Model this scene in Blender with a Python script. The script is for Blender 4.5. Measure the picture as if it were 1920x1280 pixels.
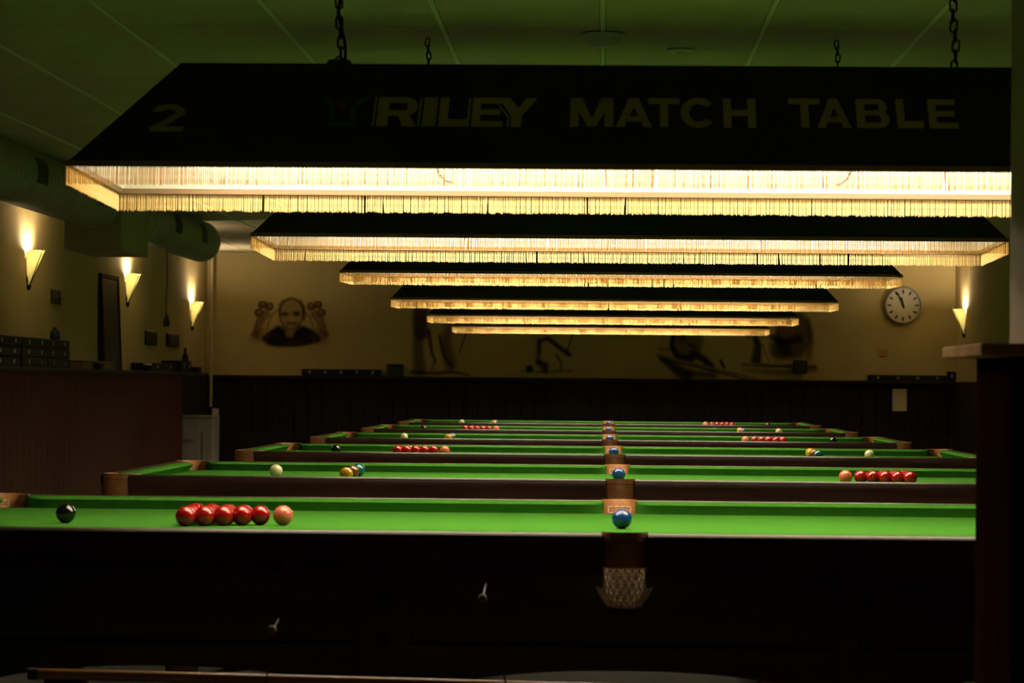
import bpy, math, random
from mathutils import Vector, Matrix

random.seed(7)
sc = bpy.context.scene
for o in list(bpy.data.objects):
    bpy.data.objects.remove(o, do_unlink=True)
COL = sc.collection
R = math.radians

# ------------------------------------------------------------------ camera
CAM_Z = 1.207
cam_d = bpy.data.cameras.new('camera')
cam_d.sensor_width = 36.0
cam_d.lens = 5556.0 / 1920.0 * 36.0
cam_d.clip_start = 0.1
cam_d.clip_end = 100
cam_d.dof.use_dof = True
cam_d.dof.focus_distance = 12.5
cam_d.dof.aperture_fstop = 9.0
cam = bpy.data.objects.new('camera', cam_d)
COL.objects.link(cam)
cam.location = (0, 0, CAM_Z)
cam.rotation_euler = (Matrix.Rotation(R(1.7281), 3, 'Z') @ Matrix.Rotation(R(90 + 0.8422), 3, 'X')
                      @ Matrix.Rotation(R(0.5174), 3, 'Z')).to_euler()
sc.camera = cam

# ------------------------------------------------------------------ world, exposure
w = bpy.data.worlds.new('world')
sc.world = w
w.use_nodes = True
w.node_tree.nodes['Background'].inputs[0].default_value = (0.5, 0.45, 0.35, 1)
w.node_tree.nodes['Background'].inputs[1].default_value = 0.0
sc.view_settings.view_transform = 'Standard'
sc.view_settings.look = 'None'
sc.view_settings.gamma = 1.0
sc.view_settings.use_curve_mapping = False
sc.view_settings.exposure = 0.0
sc.cycles.use_denoising = True
sc.cycles.max_bounces = 8
sc.cycles.diffuse_bounces = 5
sc.cycles.sample_clamp_indirect = 6.0

TUBE_POWER = 95.0        # radiance of the fluorescent tubes over the tables
BULB_POWER = 2100.0       # radiance of the bulbs in the wall sconces
TUBE_COL = (1.0, 0.84, 0.60)
BULB_COL = (1.0, 0.78, 0.50)


# ------------------------------------------------------------------ mesh helpers
class MB:
    def __init__(s):
        s.v = []
        s.f = []

    def add(s, vs, fs):
        n = len(s.v)
        s.v += [tuple(p) for p in vs]
        s.f += [tuple(i + n for i in q) for q in fs]
        return s

    def box(s, x0, x1, y0, y1, z0, z1):
        return s.add([(x0, y0, z0), (x1, y0, z0), (x1, y1, z0), (x0, y1, z0),
                      (x0, y0, z1), (x1, y0, z1), (x1, y1, z1), (x0, y1, z1)],
                     [(0, 3, 2, 1), (4, 5, 6, 7), (0, 1, 5, 4), (1, 2, 6, 5), (2, 3, 7, 6), (3, 0, 4, 7)])

    def bbox(s, x0, x1, y0, y1, z0, z1, b=0.004):
        """box with chamfered edges, lofted"""
        def ring(z, i):
            a, c, d, e = x0 + i, x1 - i, y0 + i, y1 - i
            return [(a + b, d, z), (c - b, d, z), (c, d + b, z), (c, e - b, z), (c - b, e, z), (a + b, e, z),
                    (a, e - b, z), (a, d + b, z)]
        return s.loft([ring(z0, b), ring(z0 + b, 0), ring(z1 - b, 0), ring(z1, b)], True, True)

    def loft(s, rings, closed=True, caps=False):
        n = len(rings[0])
        vs = [p for r in rings for p in r]
        fs = []
        m = n if closed else n - 1
        for i in range(len(rings) - 1):
            for j in range(m):
                a = i * n + j
                b = i * n + (j + 1) % n
                fs.append((a, b, b + n, a + n))
        if caps:
            fs.append(tuple(range(n - 1, -1, -1)))
            k = (len(rings) - 1) * n
            fs.append(tuple(range(k, k + n)))
        return s.add(vs, fs)

    def prism(s, pts, a, b, fn):
        """pts: 2-D outline; fn(u, v, w) -> xyz; from w=a to w=b"""
        n = len(pts)
        vs = [fn(u, v, a) for u, v in pts] + [fn(u, v, b) for u, v in pts]
        fs = [tuple(range(n - 1, -1, -1)), tuple(range(n, 2 * n))]
        fs += [(i, (i + 1) % n, (i + 1) % n + n, i + n) for i in range(n)]
        return s.add(vs, fs)

    def lathe(s, prof, n=24, c=(0, 0, 0), a0=0.0, a1=360.0):
        full = abs(a1 - a0) >= 359.9
        m = n if full else n + 1
        rings = []
        for r, z in prof:
            rings.append([(c[0] + max(r, 1e-5) * math.cos(R(a0 + (a1 - a0) * i / n)),
                           c[1] + max(r, 1e-5) * math.sin(R(a0 + (a1 - a0) * i / n)), c[2] + z) for i in range(m)])
        return s.loft(rings, full, False)

    def tube(s, path, r, n=8, caps=True, closed=False):
        pts = [Vector(p) for p in path]
        rings = []
        k = len(pts)
        up = None
        for i, p in enumerate(pts):
            if closed:
                t = (pts[(i + 1) % k] - pts[i - 1]).normalized()
            else:
                t = (pts[min(i + 1, k - 1)] - pts[max(i - 1, 0)]).normalized()
            if up is None:
                up = Vector((0, 0, 1)) if abs(t.z) < 0.9 else Vector((1, 0, 0))
            a = t.cross(up).normalized()
            b = a.cross(t).normalized()
            up = b
            rr = r[i] if isinstance(r, (list, tuple)) else r
            rings.append([tuple(p + rr * (a * math.cos(2 * math.pi * j / n) + b * math.sin(2 * math.pi * j / n)))
                          for j in range(n)])
        if closed:
            rings.append(rings[0])
        return s.loft(rings, True, caps and not closed)

    def sphere(s, r, c=(0, 0, 0), n=24, m=14):
        return s.lathe([(r * math.sin(math.pi * i / m), -r * math.cos(math.pi * i / m)) for i in range(m + 1)], n, c)

    def mesh(s, name, mat, smooth=None):
        me = bpy.data.meshes.new(name)
        me.from_pydata(s.v, [], s.f)
        me.materials.append(mat)
        if smooth is not None:
            me.polygons.foreach_set('use_smooth', [True] * len(me.polygons))
            me.set_sharp_from_angle(angle=R(smooth))
        me.update()
        return me

    def build(s, name, mat, parent=None, smooth=None, loc=None):
        return place(name, s.mesh(name, mat, smooth), parent, loc)


def place(name, me, parent=None, loc=None, rot=None):
    o = bpy.data.objects.new(name, me)
    COL.objects.link(o)
    if parent is not None:
        o.parent = parent
    if loc is not None:
        o.location = loc
    if rot is not None:
        o.rotation_euler = rot
    return o


def tag(o, label, cat, group=None, kind=None):
    o['label'] = label
    o['category'] = cat
    if group:
        o['group'] = group
    if kind:
        o['kind'] = kind
    return o


def empty(name, loc=(0, 0, 0), rot=(0, 0, 0)):
    o = bpy.data.objects.new(name, None)
    o.empty_display_size = 0.05
    COL.objects.link(o)
    o.location = loc
    o.rotation_euler = rot
    return o


def copy_tree(o, parent=None):
    c = o.copy()
    COL.objects.link(c)
    if parent is not None:
        c.parent = parent
    for ch in list(o.children):
        copy_tree(ch, c)
    return c


# ------------------------------------------------------------------ materials
def principled(name, col, rough=0.5, metal=0.0, spec=0.5, coat=0.0, noise=None, bump=None, sheen=0.0):
    """noise=(scale, amount, stretch xyz) varies the colour; bump=(scale, strength)"""
    m = bpy.data.materials.new(name)
    m.use_nodes = True
    nt = m.node_tree
    b = nt.nodes['Principled BSDF']
    b.inputs['Base Color'].default_value = (*col, 1)
    b.inputs['Roughness'].default_value = rough
    b.inputs['Metallic'].default_value = metal
    b.inputs['Specular IOR Level'].default_value = spec
    b.inputs['Coat Weight'].default_value = coat
    b.inputs['Coat Roughness'].default_value = 0.12
    b.inputs['Sheen Weight'].default_value = sheen
    tc = nt.nodes.new('ShaderNodeTexCoord')
    if noise:
        mp = nt.nodes.new('ShaderNodeMapping')
        mp.inputs['Scale'].default_value = noise[2] if len(noise) > 2 else (1, 1, 1)
        nz = nt.nodes.new('ShaderNodeTexNoise')
        nz.inputs['Scale'].default_value = noise[0]
        nz.inputs['Detail'].default_value = 5
        rp = nt.nodes.new('ShaderNodeValToRGB')
        k = noise[1]
        rp.color_ramp.elements[0].position = 0.3
        rp.color_ramp.elements[1].position = 0.7
        rp.color_ramp.elements[0].color = (*[c * (1 - k) for c in col], 1)
        rp.color_ramp.elements[1].color = (*[min(1, c * (1 + k)) for c in col], 1)
        nt.links.new(tc.outputs['Object'], mp.inputs[0])
        nt.links.new(mp.outputs[0], nz.inputs['Vector'])
        nt.links.new(nz.outputs[0], rp.inputs[0])
        nt.links.new(rp.outputs[0], b.inputs['Base Color'])
    if bump:
        n2 = nt.nodes.new('ShaderNodeTexNoise')
        n2.inputs['Scale'].default_value = bump[0]
        bm = nt.nodes.new('ShaderNodeBump')
        bm.inputs['Strength'].default_value = bump[1]
        bm.inputs['Distance'].default_value = 0.002
        nt.links.new(tc.outputs['Object'], n2.inputs['Vector'])
        nt.links.new(n2.outputs[0], bm.inputs['Height'])
        nt.links.new(bm.outputs[0], b.inputs['Normal'])
    return m


def emitter(name, col, strength):
    m = bpy.data.materials.new(name)
    m.use_nodes = True
    nt = m.node_tree
    nt.nodes.clear()
    e = nt.nodes.new('ShaderNodeEmission')
    e.inputs[0].default_value = (*col, 1)
    e.inputs[1].default_value = strength
    out = nt.nodes.new('ShaderNodeOutputMaterial')
    nt.links.new(e.outputs[0], out.inputs[0])
    return m


def translucent(name, col, tcol, mix, rough=None):
    m = bpy.data.materials.new(name)
    m.use_nodes = True
    nt = m.node_tree
    nt.nodes.clear()
    d = nt.nodes.new('ShaderNodeBsdfDiffuse')
    d.inputs[0].default_value = (*col, 1)
    t = nt.nodes.new('ShaderNodeBsdfTranslucent')
    t.inputs[0].default_value = (*tcol, 1)
    mx = nt.nodes.new('ShaderNodeMixShader')
    mx.inputs[0].default_value = mix
    out = nt.nodes.new('ShaderNodeOutputMaterial')
    nt.links.new(d.outputs[0], mx.inputs[1])
    nt.links.new(t.outputs[0], mx.inputs[2])
    nt.links.new(mx.outputs[0], out.inputs[0])
    return m


M = {}
M['cloth'] = principled('green baize', (0.041, 0.150, 0.0180), 1.0, spec=0.0, noise=(90, 0.06), bump=(900, 0.15))
M['wood'] = principled('dark mahogany', (0.038, 0.015, 0.008), 0.42, spec=0.2, coat=0.06, noise=(14, 0.45, (0.25, 3, 3)))
M['wood_matte'] = principled('black stained wood', (0.046, 0.045, 0.050), 0.5, noise=(10, 0.3, (0.3, 3, 3)))
M['leather'] = principled('tan leather', (0.33, 0.135, 0.040), 0.55, noise=(40, 0.18), bump=(300, 0.2))
M['leather_dark'] = principled('black leather', (0.015, 0.012, 0.010), 0.5)
M['stitch'] = principled('cream thread', (0.75, 0.68, 0.5), 0.8)
M['net'] = principled('cream cotton net', (0.72, 0.62, 0.48), 0.9, noise=(60, 0.2))
M['brass'] = principled('brass', (0.75, 0.55, 0.25), 0.3, metal=1.0)
M['bolt'] = principled('black bolt', (0.03, 0.028, 0.026), 0.3, metal=0.4)
M['steel'] = principled('steel', (0.55, 0.53, 0.5), 0.35, metal=1.0)
M['canopy'] = principled('black lacquer', (0.0075, 0.0075, 0.0065), 0.55, noise=(3, 0.2))
M['lining'] = principled('white enamel lining', (0.90, 0.86, 0.76), 0.6)
M['rim'] = principled('dark bronze strip', (0.10, 0.055, 0.018), 0.5)
M['braid'] = translucent('gold braid', (0.42, 0.24, 0.06), (0.35, 0.17, 0.04), 0.35)
M['fringe'] = translucent('gold fringe', (0.95, 0.76, 0.36), (0.92, 0.66, 0.30), 0.45)
M['tube'] = emitter('fluorescent tube', TUBE_COL, TUBE_POWER)
M['bulb'] = emitter('sconce bulb', BULB_COL, BULB_POWER)
M['cap'] = principled('lamp holder white', (0.7, 0.68, 0.6), 0.5)
M['letter'] = principled('cream lettering', (0.50, 0.36, 0.23), 0.6)
M['logo_green'] = principled('green print', (0.03, 0.10, 0.06), 0.6)
M['logo_red'] = principled('red print', (0.16, 0.03, 0.02), 0.6)
M['chain'] = principled('dark rusty chain', (0.045, 0.030, 0.018), 0.6, metal=0.3, noise=(80, 0.4))
M['rubber'] = principled('black rubber', (0.012, 0.012, 0.012), 0.6)
M['plaster'] = principled('cream plaster', (0.56, 0.45, 0.22), 0.9, spec=0.2, noise=(2.2, 0.06), bump=(45, 0.25))
M['plaster_grey'] = principled('greige plaster', (0.42, 0.33, 0.27), 0.9, spec=0.2, noise=(5, 0.08), bump=(60, 0.3))
M['tile'] = principled('ceiling tile', (0.56, 0.49, 0.33), 0.9, spec=0.2, noise=(2.0, 0.08, (1, 1, 1)), bump=(160, 0.2))
M['runner'] = principled('white lacquered runner', (0.72, 0.70, 0.58), 0.55)
M['floor'] = principled('grey carpet', (0.22, 0.205, 0.18), 0.95, spec=0.1, noise=(60, 0.15))
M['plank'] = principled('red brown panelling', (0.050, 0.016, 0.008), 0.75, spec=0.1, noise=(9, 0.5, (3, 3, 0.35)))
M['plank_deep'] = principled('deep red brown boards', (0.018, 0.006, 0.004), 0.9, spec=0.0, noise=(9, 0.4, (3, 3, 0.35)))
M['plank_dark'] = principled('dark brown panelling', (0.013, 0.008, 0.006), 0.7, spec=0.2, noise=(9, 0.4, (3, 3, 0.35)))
M['ledge'] = principled('dark brown ledge', (0.018, 0.011, 0.008), 0.6, spec=0.25, noise=(8, 0.4, (3, 0.5, 1)))
M['ledge_light'] = principled('light oak ledge', (0.92, 0.44, 0.22), 0.9, spec=0.05, noise=(14, 0.25, (2, 0.6, 2)))
M['duct'] = principled('galvanised duct', (0.36, 0.35, 0.29), 0.6, coat=1.0)
M['duct_box'] = principled('painted sheet box', (0.40, 0.34, 0.24), 0.7)
M['grille'] = principled('dark grille', (0.03, 0.03, 0.028), 0.6)
M['opal'] = translucent('opal glass', (0.88, 0.84, 0.62), (0.93, 0.90, 0.60), 0.62)
M['sconce_metal'] = principled('dark sconce metal', (0.03, 0.028, 0.022), 0.4, metal=0.6)
M['plastic_white'] = principled('white plastic', (0.62, 0.62, 0.56), 0.45)
M['clear'] = principled('smoke detector dome', (0.60, 0.60, 0.52), 0.25)
M['paper'] = principled('white paper', (0.72, 0.66, 0.50), 0.8)
M['black_plastic'] = principled('black plastic', (0.012, 0.012, 0.012), 0.4)
M['case'] = principled('black case leatherette', (0.009, 0.009, 0.009), 0.6, spec=0.25, bump=(200, 0.2))
M['olive'] = principled('olive card', (0.16, 0.12, 0.05), 0.8)
M['teal'] = principled('teal plastic', (0.010, 0.030, 0.030), 0.5)
M['red_print'] = principled('dull red print', (0.30, 0.08, 0.04), 0.6)
M['orange_print'] = principled('faded orange plate', (0.50, 0.26, 0.10), 0.7)
M['clock_face'] = principled('clock face', (0.72, 0.68, 0.56), 0.6)
M['clock_rim'] = principled('clock rim', (0.36, 0.35, 0.31), 0.35, metal=0.6)
M['pipe'] = principled('painted pipe', (0.55, 0.46, 0.27), 0.6)
M['cabinet'] = principled('pale grey cabinet', (0.30, 0.27, 0.24), 0.7)
M['cue'] = principled('lacquered ash pole', (0.46, 0.20, 0.05), 0.3, coat=0.4, noise=(20, 0.25, (0.2, 3, 3)))
M['upholstery'] = principled('dark upholstery', (0.020, 0.018, 0.018), 0.8)


def glass_mat():
    m = bpy.data.materials.new('thin clock glass')
    m.use_nodes = True
    nt = m.node_tree
    nt.nodes.clear()
    t = nt.nodes.new('ShaderNodeBsdfTransparent')
    g = nt.nodes.new('ShaderNodeBsdfGlossy')
    g.inputs['Roughness'].default_value = 0.08
    mx = nt.nodes.new('ShaderNodeMixShader')
    mx.inputs[0].default_value = 0.06
    out = nt.nodes.new('ShaderNodeOutputMaterial')
    nt.links.new(t.outputs[0], mx.inputs[1])
    nt.links.new(g.outputs[0], mx.inputs[2])
    nt.links.new(mx.outputs[0], out.inputs[0])
    return m


M['glass'] = glass_mat()
BALL = {}
for n_, c_ in dict(red=(0.30, 0.003, 0.004), white=(0.66, 0.58, 0.34), black=(0.004, 0.004, 0.004), pink=(0.66, 0.150, 0.085),
                   blue=(0.004, 0.040, 0.20), brown=(0.13, 0.038, 0.009), green=(0.003, 0.075, 0.095),
                   yellow=(0.58, 0.26, 0.006)).items():
    BALL[n_] = principled(n_ + ' ball resin', c_, 0.12, spec=0.55, coat=0.3)

# ------------------------------------------------------------------ the room
XL, XR, YB, YF = -4.196, 3.731, 31.4, -3.0
ZC = CAM_Z + 1.384
TABLE_Y = [6.755 + 3.8962 * k + 1.0 for k in range(6)]
TABLE_X = [0.0575, 0.0725, 0.0705, 0.060, 0.0635, 0.073]
ORD = ['nearest', 'second', 'third', 'fourth', 'fifth', 'farthest']


def structure(name, mb, mat, label, cat):
    return tag(mb.build(name, mat), label, cat, kind='structure')


structure('floor', MB().box(XL - .1, XR + .1, YF - .1, YB + .1, -0.1, 0), M['floor'],
          'grey carpeted floor under the row of snooker tables', 'floor')
wl = structure('wall_left', MB().box(XL - .15, XL, YF, YB, 0, ZC), M['plaster'],
               'cream plaster left wall with lit sconces', 'wall')
structure('wall_right', MB().box(XR, XR + .15, YF, YB, 0, ZC), M['plaster'],
          'cream plaster right wall behind the lamps, one sconce', 'wall')
wb = structure('wall_back', MB().box(XL - .15, XR + .15, YB, YB + .15, 0, ZC), M['plaster'],
               'cream plaster end wall with murals and a round clock', 'wall')
structure('wall_front', MB().box(XL - .15, XR + .15, YF - .15, YF, 0, ZC), M['plaster'],
          'cream plaster wall behind the camera', 'wall')
ceil = structure('ceiling', MB().box(XL - .15, XR + .15, YF - .15, YB + .15, ZC + .012, ZC + .12), M['tile'],
                 'suspended ceiling of large tiles with pale runners', 'ceiling')
PITCH, RUN = 0.6225, 0.022
X0 = -0.005
cols = [X0 + PITCH * k for k in range(-7, 7)]
rows = [11.45 + 1.30 * k for k in range(-2, 17)]
edges_x = [XL] + [c for c in cols if XL + .05 < c < XR - .05] + [XR]
edges_y = [rows[0]] + [r_ for r_ in rows[1:] if r_ < YB - .1] + [YB]
tile_cache = {}
for i in range(len(edges_x) - 1):
    for j in range(len(edges_y) - 1):
        x0, x1 = edges_x[i] + RUN / 2, edges_x[i + 1] - RUN / 2
        y0, y1 = edges_y[j] + .003, edges_y[j + 1] - .003
        key = (round(x1 - x0, 3), round(y1 - y0, 3))
        if key not in tile_cache:
            a, b = key[0] / 2, key[1] / 2
            tile_cache[key] = MB().bbox(-a, a, -b, b, 0, .012, .003).mesh('ceiling_tile', M['tile'])
        place('ceiling_tile', tile_cache[key], ceil,
              ((x0 + x1) / 2, (y0 + y1) / 2, ZC + random.uniform(0, .0015)))
for x in edges_x[1:-1]:
    MB().bbox(x - RUN / 2 + .001, x + RUN / 2 - .001, edges_y[0], YB, ZC - .004, ZC + .012, .003).build('ceiling_runner', M['runner'], ceil)
MB().box(XL, XR, YF, rows[0], ZC, ZC + .012).build('plain_ceiling_panel', M['tile'], ceil)

# panelling on the left wall with a deep ledge
pl = empty('trim_1', (XL, 20, 0))
tag(pl, 'red brown plank panelling with a deep dark ledge along left wall', 'panelling', kind='structure')
LX = XL + 0.235          # front of the planks
plank_me = MB().bbox(0, .022, -.108, .108, 0, 1.27, .004).mesh('plank', M['plank'])
y = 16.95
while y < 27.8:
    place('plank', plank_me, pl, (LX - XL, y - 20, 0))
    y += .22
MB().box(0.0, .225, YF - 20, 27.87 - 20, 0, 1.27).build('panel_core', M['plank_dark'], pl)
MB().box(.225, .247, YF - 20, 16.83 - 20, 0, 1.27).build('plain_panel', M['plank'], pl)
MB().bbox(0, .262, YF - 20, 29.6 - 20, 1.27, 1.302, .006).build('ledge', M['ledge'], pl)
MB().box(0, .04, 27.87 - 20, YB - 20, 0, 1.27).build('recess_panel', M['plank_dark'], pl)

# panelling on the end wall
pb = empty('trim_2', (0, YB, 0))
tag(pb, 'dark brown plank panelling with a ledge along end wall', 'panelling', kind='structure')
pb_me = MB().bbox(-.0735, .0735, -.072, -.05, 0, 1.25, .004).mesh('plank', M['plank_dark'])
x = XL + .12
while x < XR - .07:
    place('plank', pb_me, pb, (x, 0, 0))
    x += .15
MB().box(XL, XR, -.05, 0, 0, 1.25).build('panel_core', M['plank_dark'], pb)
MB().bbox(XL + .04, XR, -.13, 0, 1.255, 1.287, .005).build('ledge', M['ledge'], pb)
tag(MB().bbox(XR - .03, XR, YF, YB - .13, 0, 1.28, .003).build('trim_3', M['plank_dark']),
    'dark brown panelling along right wall', 'panelling', kind='structure')

# partition in the right foreground: wood-clad low wall, oak ledge, pillar
pt = empty('wall_partition', (1.2, 6.0, 0))
tag(pt, 'blurred low wood-clad partition with oak ledge and grey pillar in right foreground', 'partition', kind='structure')
ppl = MB().bbox(-.06, .06, -.01, .012, 0, 1.271, .003).mesh('plank', M['plank_deep'])
MB().box(-.407, .65, -.24, .290, 0, 1.271).build('partition_core', M['plank_deep'], pt)
for k in range(8):
    place('plank', ppl, pt, (-.346 + .122 * k, -.252, 0))
MB().bbox(-.477, .70, -.330, .310, 1.271, 1.295, .003).build('oak_ledge', M['ledge_light'], pt)
MB().bbox(-.337, .65, -.20, .300, 1.295, ZC, .004).build('pillar', M['plaster_grey'], pt)

# ------------------------------------------------------------------ snooker table
ZR = 0.870            # top of rail
ZBED = 0.8335         # top of cloth
NX, NY = 1.7845, 0.889
D_IN, D_OUT = 0.055, 0.111


def pocket_leather(c, ang0, ang1, r0, r1, parent, z0, z1):
    n = 20
    rings = []
    for i in range(n + 1):
        a = R(ang0 + (ang1 - ang0) * i / n)
        ca, sa = math.cos(a), math.sin(a)
        P = lambda r, z: (c[0] + r * ca, c[1] + r * sa, z)
        # scalloped lower edge: higher towards the ends
        t = abs(2 * i / n - 1)
        zz = z0 + 0.018 * max(0, t - .75) / .25
        rings.append([P(r1 - .004, zz), P(r1, zz + .006), P(r1, z1 - .006), P(r1 - .003, z1), P(r0 + .003, z1), P(r0, z1 - .006),
                      P(r0, zz)])
    o = MB().loft(rings, True, True).build('pocket_leather', M['leather'], parent, 35)
    # seam line of thread on the outside and stitched plate on the inside
    s = MB()
    path = []
    for i in range(3, n - 2):
        a = R(ang0 + (ang1 - ang0) * i / n)
        path.append((c[0] + (r1 + .0006) * math.cos(a), c[1] + (r1 + .0006) * math.sin(a), z1 - .020))
    s.tube(path, .0008, 5)
    s.build('seam', M['leather_dark'], o)
    s = MB()
    am = (ang0 + ang1) / 2
    for zz_, span in ((z1 - .022, 42), (z1 - .040, 42)):
        k = 4
        for q in range(k):
            seg = []
            for e in range(4):
                a = R(am - span + 2 * span * (q + .12 + .76 * e / 3) / k)
                seg.append((c[0] + (r0 - .0010) * math.cos(a), c[1] + (r0 - .0010) * math.sin(a), zz_))
            s.tube(seg, .0014, 5)
    for sgn in (-1, 1):
        a = R(am + sgn * span)
        s.tube([(c[0] + (r0 - .001) * math.cos(a), c[1] + (r0 - .001) * math.sin(a), z1 - .022),
                (c[0] + (r0 - .001) * math.cos(a), c[1] + (r0 - .001) * math.sin(a), z1 - .040)], .0014, 5)
    s.build('stitching', M['stitch'], o)
    return o


def pocket_net(c, r, parent, z0):
    m = MB()
    prof = [(1.0, 0), (1.0, -.018), (.98, -.036), (.93, -.053), (.84, -.069), (.72, -.083), (.60, -.094)]
    ns = 16
    for d in (-1, 1):
        for k in range(ns):
            path, rad = [], []
            for i, (q, dz) in enumerate(prof):
                a = 2 * math.pi * (k + d * i * 0.5) / ns
                path.append((c[0] + r * q * math.cos(a), c[1] + r * q * math.sin(a), z0 + dz))
                rad.append(.0021)
            m.tube(path, rad, 4, False)
    for q, dz in prof[::1]:
        m.tube([(c[0] + r * q * math.cos(2 * math.pi * i / ns), c[1] + r * q * math.sin(2 * math.pi * i / ns), z0 + dz)
                for i in range(ns)], .0016, 4, closed=True)
    m.tube([(c[0] + r * math.cos(2 * math.pi * i / ns), c[1] + r * math.sin(2 * math.pi * i / ns), z0)
            for i in range(ns)], .0035, 5, closed=True)
    o = m.build('pocket_net', M['net'], parent, 60)
    # frayed loops at both sides
    for sx_ in (-1, 1):
        e = MB()
        pts = [(.66, -.092), (1.00, -.036), (1.10, -.052), (1.42, -.046), (1.26, -.062), (1.16, -.070), (1.02, -.080), (.80, -.094)]
        e.prism([(c[0] + sx_ * r * u, z0 + v) for u, v in pts], c[1] - .0025, c[1] + .0025, lambda u, v, q: (u, q, v))
        e.build('net_fray', M['net'], o)
    # drawn-together end with strap
    t = MB()
    t.lathe([(.001, -.112), (r * .52, -.110), (r * .60, -.104), (r * .60, -.098), (r * .54, -.094), (.001, -.093)], 16, (c[0], c[1], z0))
    t.build('net_strap', M['leather_dark'], o, 35)
    return o


def make_table():
    root = empty('snooker_table')
    # bed: outline with pocket cut-outs
    A, B = NX + .050, NY + .050
    pts = []

    def arc(cx, cy, r, a0, a1, n=8):
        return [(cx + r * math.cos(R(a0 + (a1 - a0) * i / n)), cy + r * math.sin(R(a0 + (a1 - a0) * i / n))) for i in range(n + 1)]
    pts += arc(A, B, .060, 180, 270)[::-1] if False else []
    outline = []
    outline += [(0.0 + .052, B)]
    outline += arc(0, B, .050, 0, -180)
    outline += [(-A + .075, B)]
    outline += arc(-A, B, .070, 0, -90)
    outline += [(-A, -B + .075)]
    outline += arc(-A, -B, .070, 90, 0)
    outline += [(-.052, -B)]
    outline += arc(0, -B, .050, 180, 0)
    outline += [(A - .075, -B)]
    outline += arc(A, -B, .070, 180, 90)
    outline += [(A, B - .075)]
    outline += arc(A, B, .070, -90, -180)
    MB().prism(outline, ZBED - .004, ZBED, lambda u, v, q: (u, v, q)).build('cloth_bed', M['cloth'], root)
    MB().prism([(u * .992, v * .992) for u, v in outline], ZBED - .05, ZBED - .004, lambda u, v, q: (u, v, q)).build('slate', M['bolt'], root)
    # cushions
    prof = [(.0555, .0), (.0555, .0360), (.040, .0368), (.016, .0360), (.006, .0335), (.001, .0295), (.000, .0270), (.002, .0245),
            (.012, .013), (.020, .0)]

    def cushion(p0, p1, out, e0, e1):
        L = (Vector(p1) - Vector(p0)).length
        d = (Vector(p1) - Vector(p0)).normalized()
        o = Vector(out)
        st = sorted(set([0, .006, .014, .025, .04, .06, .08, L / 2, L - .08, L - .06, L - .04, L - .025, L - .014, L - .006, L]))
        rings = []
        for t in st:
            e = 0
            for tt, ee in ((t, e0), (L - t, e1)):
                if tt < .08:
                    u = 1 - tt / .08
                    e = ee * (1 - math.sqrt(max(0, 1 - u * u)))
            ring = []
            for dd, z in prof:
                q = Vector(p0) + d * t + o * (e + dd * (1 - e / .0560))
                ring.append((q.x, q.y, ZBED + z))
            rings.append(ring)
        MB().loft(rings, True, True).build('cushion', M['cloth'], root, 40)
    for sx in (-1, 1):
        for sy in (-1, 1):
            cushion((sx * .046, sy * NY), (sx * (NX - .040), sy * NY), (0, sy), .05, .05)
        cushion((sx * NX, -NY + .040), (sx * NX, NY - .040), (sx, 0), .05, .05)
    # wooden rails
    zb = ZR - .095
    rp = [(D_IN, ZR - .001), (D_IN + .006, ZR), (D_OUT - .016, ZR + .0008), (D_OUT - .008, ZR - .0012), (D_OUT - .002, ZR - .006), (D_OUT, ZR - .012),
          (D_OUT - .001, ZR - .030), (D_OUT - .006, ZR - .048), (D_OUT - .006, zb + .016), (D_OUT - .001, zb + .012), (D_OUT - .001, zb), (D_IN, zb)]

    def rail(p0, p1, out):
        rings = [[(p[0] + out[0] * d, p[1] + out[1] * d, z) for d, z in rp] for p in (p0, p1)]
        MB().loft(rings, True, True).build('rail', M['wood'], root, 30)
    for sx in (-1, 1):
        for sy in (-1, 1):
            rail((sx * .053, sy * NY), (sx * 1.772, sy * NY), (0, sy))
        rail((sx * NX, -NY + .010), (sx * NX, NY - .010), (sx, 0))
    # aprons with two planks, arched lower edge
    YA = .885
    BX, CX, HB = .557, 1.60, .066
    for sy in (-1, 1):
        fn = lambda u, v, q: (u, sy * q, v)
        for (a, b) in ((-CX + HB, -BX - HB), (-BX + HB, BX - HB), (BX + HB, CX - HB)):
            MB().box(a, b, min(sy * (YA - .02), sy * YA), max(sy * (YA - .02), sy * YA), .612, .775).build('apron_plank', M['wood_matte'], root)
            MB().box(a, b, min(sy * (YA - .030), sy * (YA - .0205)), max(sy * (YA - .030), sy * (YA - .0205)), .570, .775).build('light_stop_backing', M['wood_matte'], root)  # board added behind the groove to stop light showing through
            n = 16
            low = []
            for i in range(n + 1):
                u = i / n
                low.append((a + (b - a) * u, .497 + .051 * (1 - abs(2 * u - 1) ** 2.4)))
            MB().prism(low + [(b, .602), (a, .602)], YA - .02, YA, fn).build('apron_plank', M['wood_matte'], root)
        for X in (-CX, -BX, BX, CX):
            y0, y1 = sorted((sy * (YA - .04), sy * (YA + .010)))
            blk = MB().bbox(X - HB, X + HB, y0, y1, .470, .775, .004).build('leg_block', M['wood_matte'], root)
            for z in (.706, .616):
                bm_ = MB().lathe([(.018, 0), (.018, .004), (.015, .010), (.008, .014), (.0, .0155)], 14)
                ob = bm_.build('bolt', M['bolt'], blk, 40)
                ob.location = (X, sy * (YA + .010), z)
                ob.rotation_euler = (R(-90 * sy), 0, 0)
    for sx in (-1, 1):
        x0, x1 = sorted((sx * 1.70, sx * 1.72))
        MB().box(x0, x1, -.86, .86, .612, .775).build('apron_plank', M['wood_matte'], root)
        MB().box(x0, x1, -.86, .86, .50, .602).build('apron_plank', M['wood_matte'], root)
    MB().box(-1.69, 1.69, -.86, .86, .62, .783).build('under_frame', M['wood_matte'], root)  # solid subframe box, put in to block light under the bed
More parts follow.
